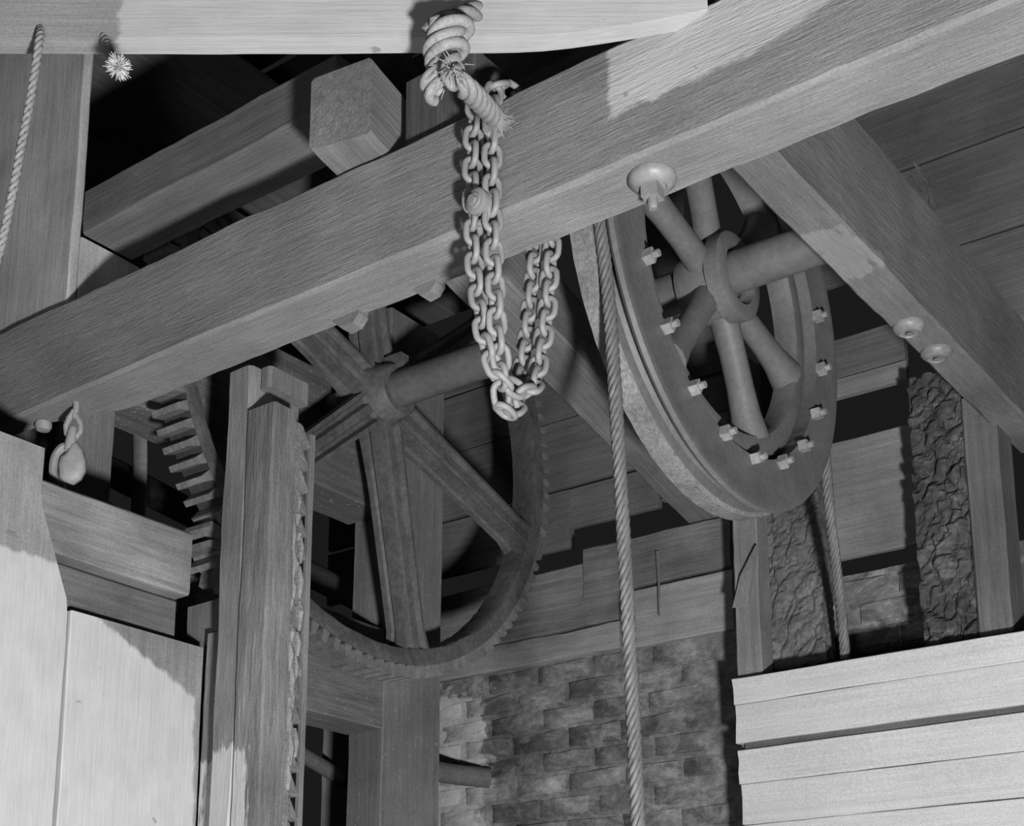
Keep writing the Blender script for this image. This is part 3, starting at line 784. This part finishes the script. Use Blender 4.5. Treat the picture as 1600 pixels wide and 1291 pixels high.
# ------------------------------------------------------------------ roof timbers
tb('roof_beam', (-3.04, -2.10), (2.15, 2.323), (3.672, 3.806), 'x', wood('roof_beam_wood', .115, .4, .35), label='dim horizontal timber at the upper left between the left post and the block end', cat='beam', rough=.004)
tb('roof_tie', (-4.0, -3.86), (2.87, 4.7), (4.45, 4.7), 'y', M_dark, label='dark tie timber behind the left post near the roof', cat='beam')
tb('upper_beam', (-2.6, -1.3), (2.95, 3.2), (4.24, 4.5), 'x', M_dim, label='dim roof timber behind the rope knot, above the main beam', cat='beam')
timber('roof_strut', on_y(560, 20, 2.9), on_y(705, 235, 2.9), .10, .12, M_dim, up=(0, 1, 0), label='slanting strut between the block end and the rope knot', cat='strut')
tb('packing_block', (-1.86, -1.66), (2.12, 2.5), (3.425, 3.60), 'z', M_dark, label='dark upright block on the main beam right of the squared cross timber end', cat='block')
tb('capping_board', (-1.62, -.7), (2.185, 2.215), (3.43, 3.505), 'x', wood('capping_wood', .16, .4, .3, wash=(.36, [(1, 0, 0, -.27), (0, 0, 1, .012), (0, -1, 0, .03)], .02, (20, 40, 40))), label='narrow board lying along the top of the main beam, paint on its upper half', cat='board', rough=.002)
rf = tag(link('ceiling', None, loc=(-2.5, 4, 5.5)), None, None, None, 'structure')
for k in range(7):
    tb('roof_board', (-3.75 - .26 * k, -3.505 - .26 * k), (2.6, 5.0), (5.0, 5.03), 'y', M_side, rf, rough=.003, cham=.003)
for k in range(10):
    y0 = 2.2 + k * .27; z0 = 5.55 - k * .035
    tb('roof_board', (-6.2, 0.3), (y0, y0 + .262), (z0, z0 + .025), 'x', M_dark, rf, rough=.003, cham=.003)

# ------------------------------------------------------------------ near plank with ropes
DP = 2.70
pa, pe = at(-40, 72, DP), at(1105, 72, DP)
zc = pa.z + .065
pk_m = wood('near_plank_wood', .20, .3, .25, wash=(.33, [(1, 0, 0, -.275)], .07, (14, 30, 30)), grain=(1.5, 40, 40), stain=.2)
def plank_shape(px, py, pz, L):
    if pz < 0:
        u = px / L
        pz += .003 * noise.noise(Vector((px * 6, 0, 1))) + (.062 * ((u - .66) / .34) ** 2 if u > .66 else 0) + .006 * max(0, .2 - u)
        if abs(u - .575) < .03: pz += .005 * (1 - abs(u - .575) / .03)
    return px, py, pz
pl = timber('near_plank', (pa.x, pa.y, zc), (pe.x, pe.y, zc), .045, .13, pk_m, shape=plank_shape, rough=.0012, cham=.0003,
       label='whitewashed plank edge running along the top of the picture', cat='plank')
# big knotted rope
kn = thing('knotted_rope', at(700, 90, 2.55), 'thick knotted hemp rope on the plank, its frayed end lying over the chain', 'rope')
kc = at(700, 92, 2.56); helix = []
up_px = 2.56 / F_PX
for i in range(64):
    t = i / 63; th = 2 * math.pi * 3.3 * t + 2.4
    v = 30 + 104 * t; r = .025 * (1 - .15 * t) * (1 + .12 * math.sin(7 * t))
    helix.append(at(703 - 12 * t, v, 2.575) + RIGHT * (r * math.cos(th)) - FLAT * (r * .8 * math.sin(th)) + Vector((0, 0, .012 * math.cos(th))))
lead = [at(745, -10, 2.9), at(742, 20, 2.70)]
mb = MB(); laid_rope(mb, spline(lead + helix[2:], 3), .0215, 3, .17, .006, 8, .96); part('rope_lay', mb, M_rope, kn, 60)
tail = [at(706, 96, 2.55), at(704, 112, 2.525), at(712, 124, 2.52), at(726, 136, 2.55), at(742, 150, 2.62), at(757, 166, 2.71), at(772, 183, 2.80)]
mb = MB(); laid_rope(mb, spline(tail, 8), .0215, 3, .125, .004, 8, .93); part('rope_tail', mb, M_rope, kn, 60)
def fray(name, c, d, n, L, spread, r, parent, mat):
    mb = MB(); d = d.normalized()
    for k in range(n):
        q = Vector((random.gauss(0, 1), random.gauss(0, 1), random.gauss(0, 1))).normalized()
        e = (d + q * spread).normalized(); l = L * random.uniform(.5, 1.1)
        b0 = c + q * r * random.uniform(0, 1)
        mb.tube([b0, b0 + e * l * .5 + q * l * .1, b0 + e * l + q * l * .25], lambda s: .0013 * (1 - .6 * s), 4)
    return tag(part(name, mb, mat, parent, 60), kind='stuff')
c = at(772, 182, 2.79); fray('frayed_end', c, at(783, 200, 2.83) - c, 150, .035, .6, .014, kn, M_rope)
fray('loose_fibres', at(705, 110, 2.47), Vector((0, -.3, -1)), 36, .018, 1.3, .034, kn, M_rope)
# thin rope at the left
pr_ = [at(64, 40, 2.70), at(62, 62, 2.655), at(55, 110, 2.645), at(45, 170, 2.64), at(33, 230, 2.635), at(20, 300, 2.63), at(0, 390, 2.63), at(-30, 480, 2.63)]
mb = MB(); laid_rope(mb, spline(pr_, 6), .0085, 3, .045, .004, 6)
tag(link('thin_rope', mb.mesh('thin_rope', M_rope, 60)), 'thin twisted rope slanting down from the plank at the upper left', 'rope')
re_ = thing('rope_end', at(186, 100, 2.55), 'cut rope end with a frayed white tuft hanging under the plank at left', 'rope')
pr_ = [at(160, 50, 2.70), at(168, 76, 2.655), at(178, 92, 2.60), at(185, 103, 2.55)]
mb = MB(); laid_rope(mb, spline(pr_, 6), .010, 3, .05, .004, 6); part('rope_lay', mb, M_rope, re_, 60)
M_tuft = wood('frayed_tuft', .42, .3, .5, stain=.2)
fray('tuft', at(185, 104, 2.55), at(188, 112, 2.5) - at(185, 104, 2.55), 260, .016, 1.5, .010, re_, M_tuft)
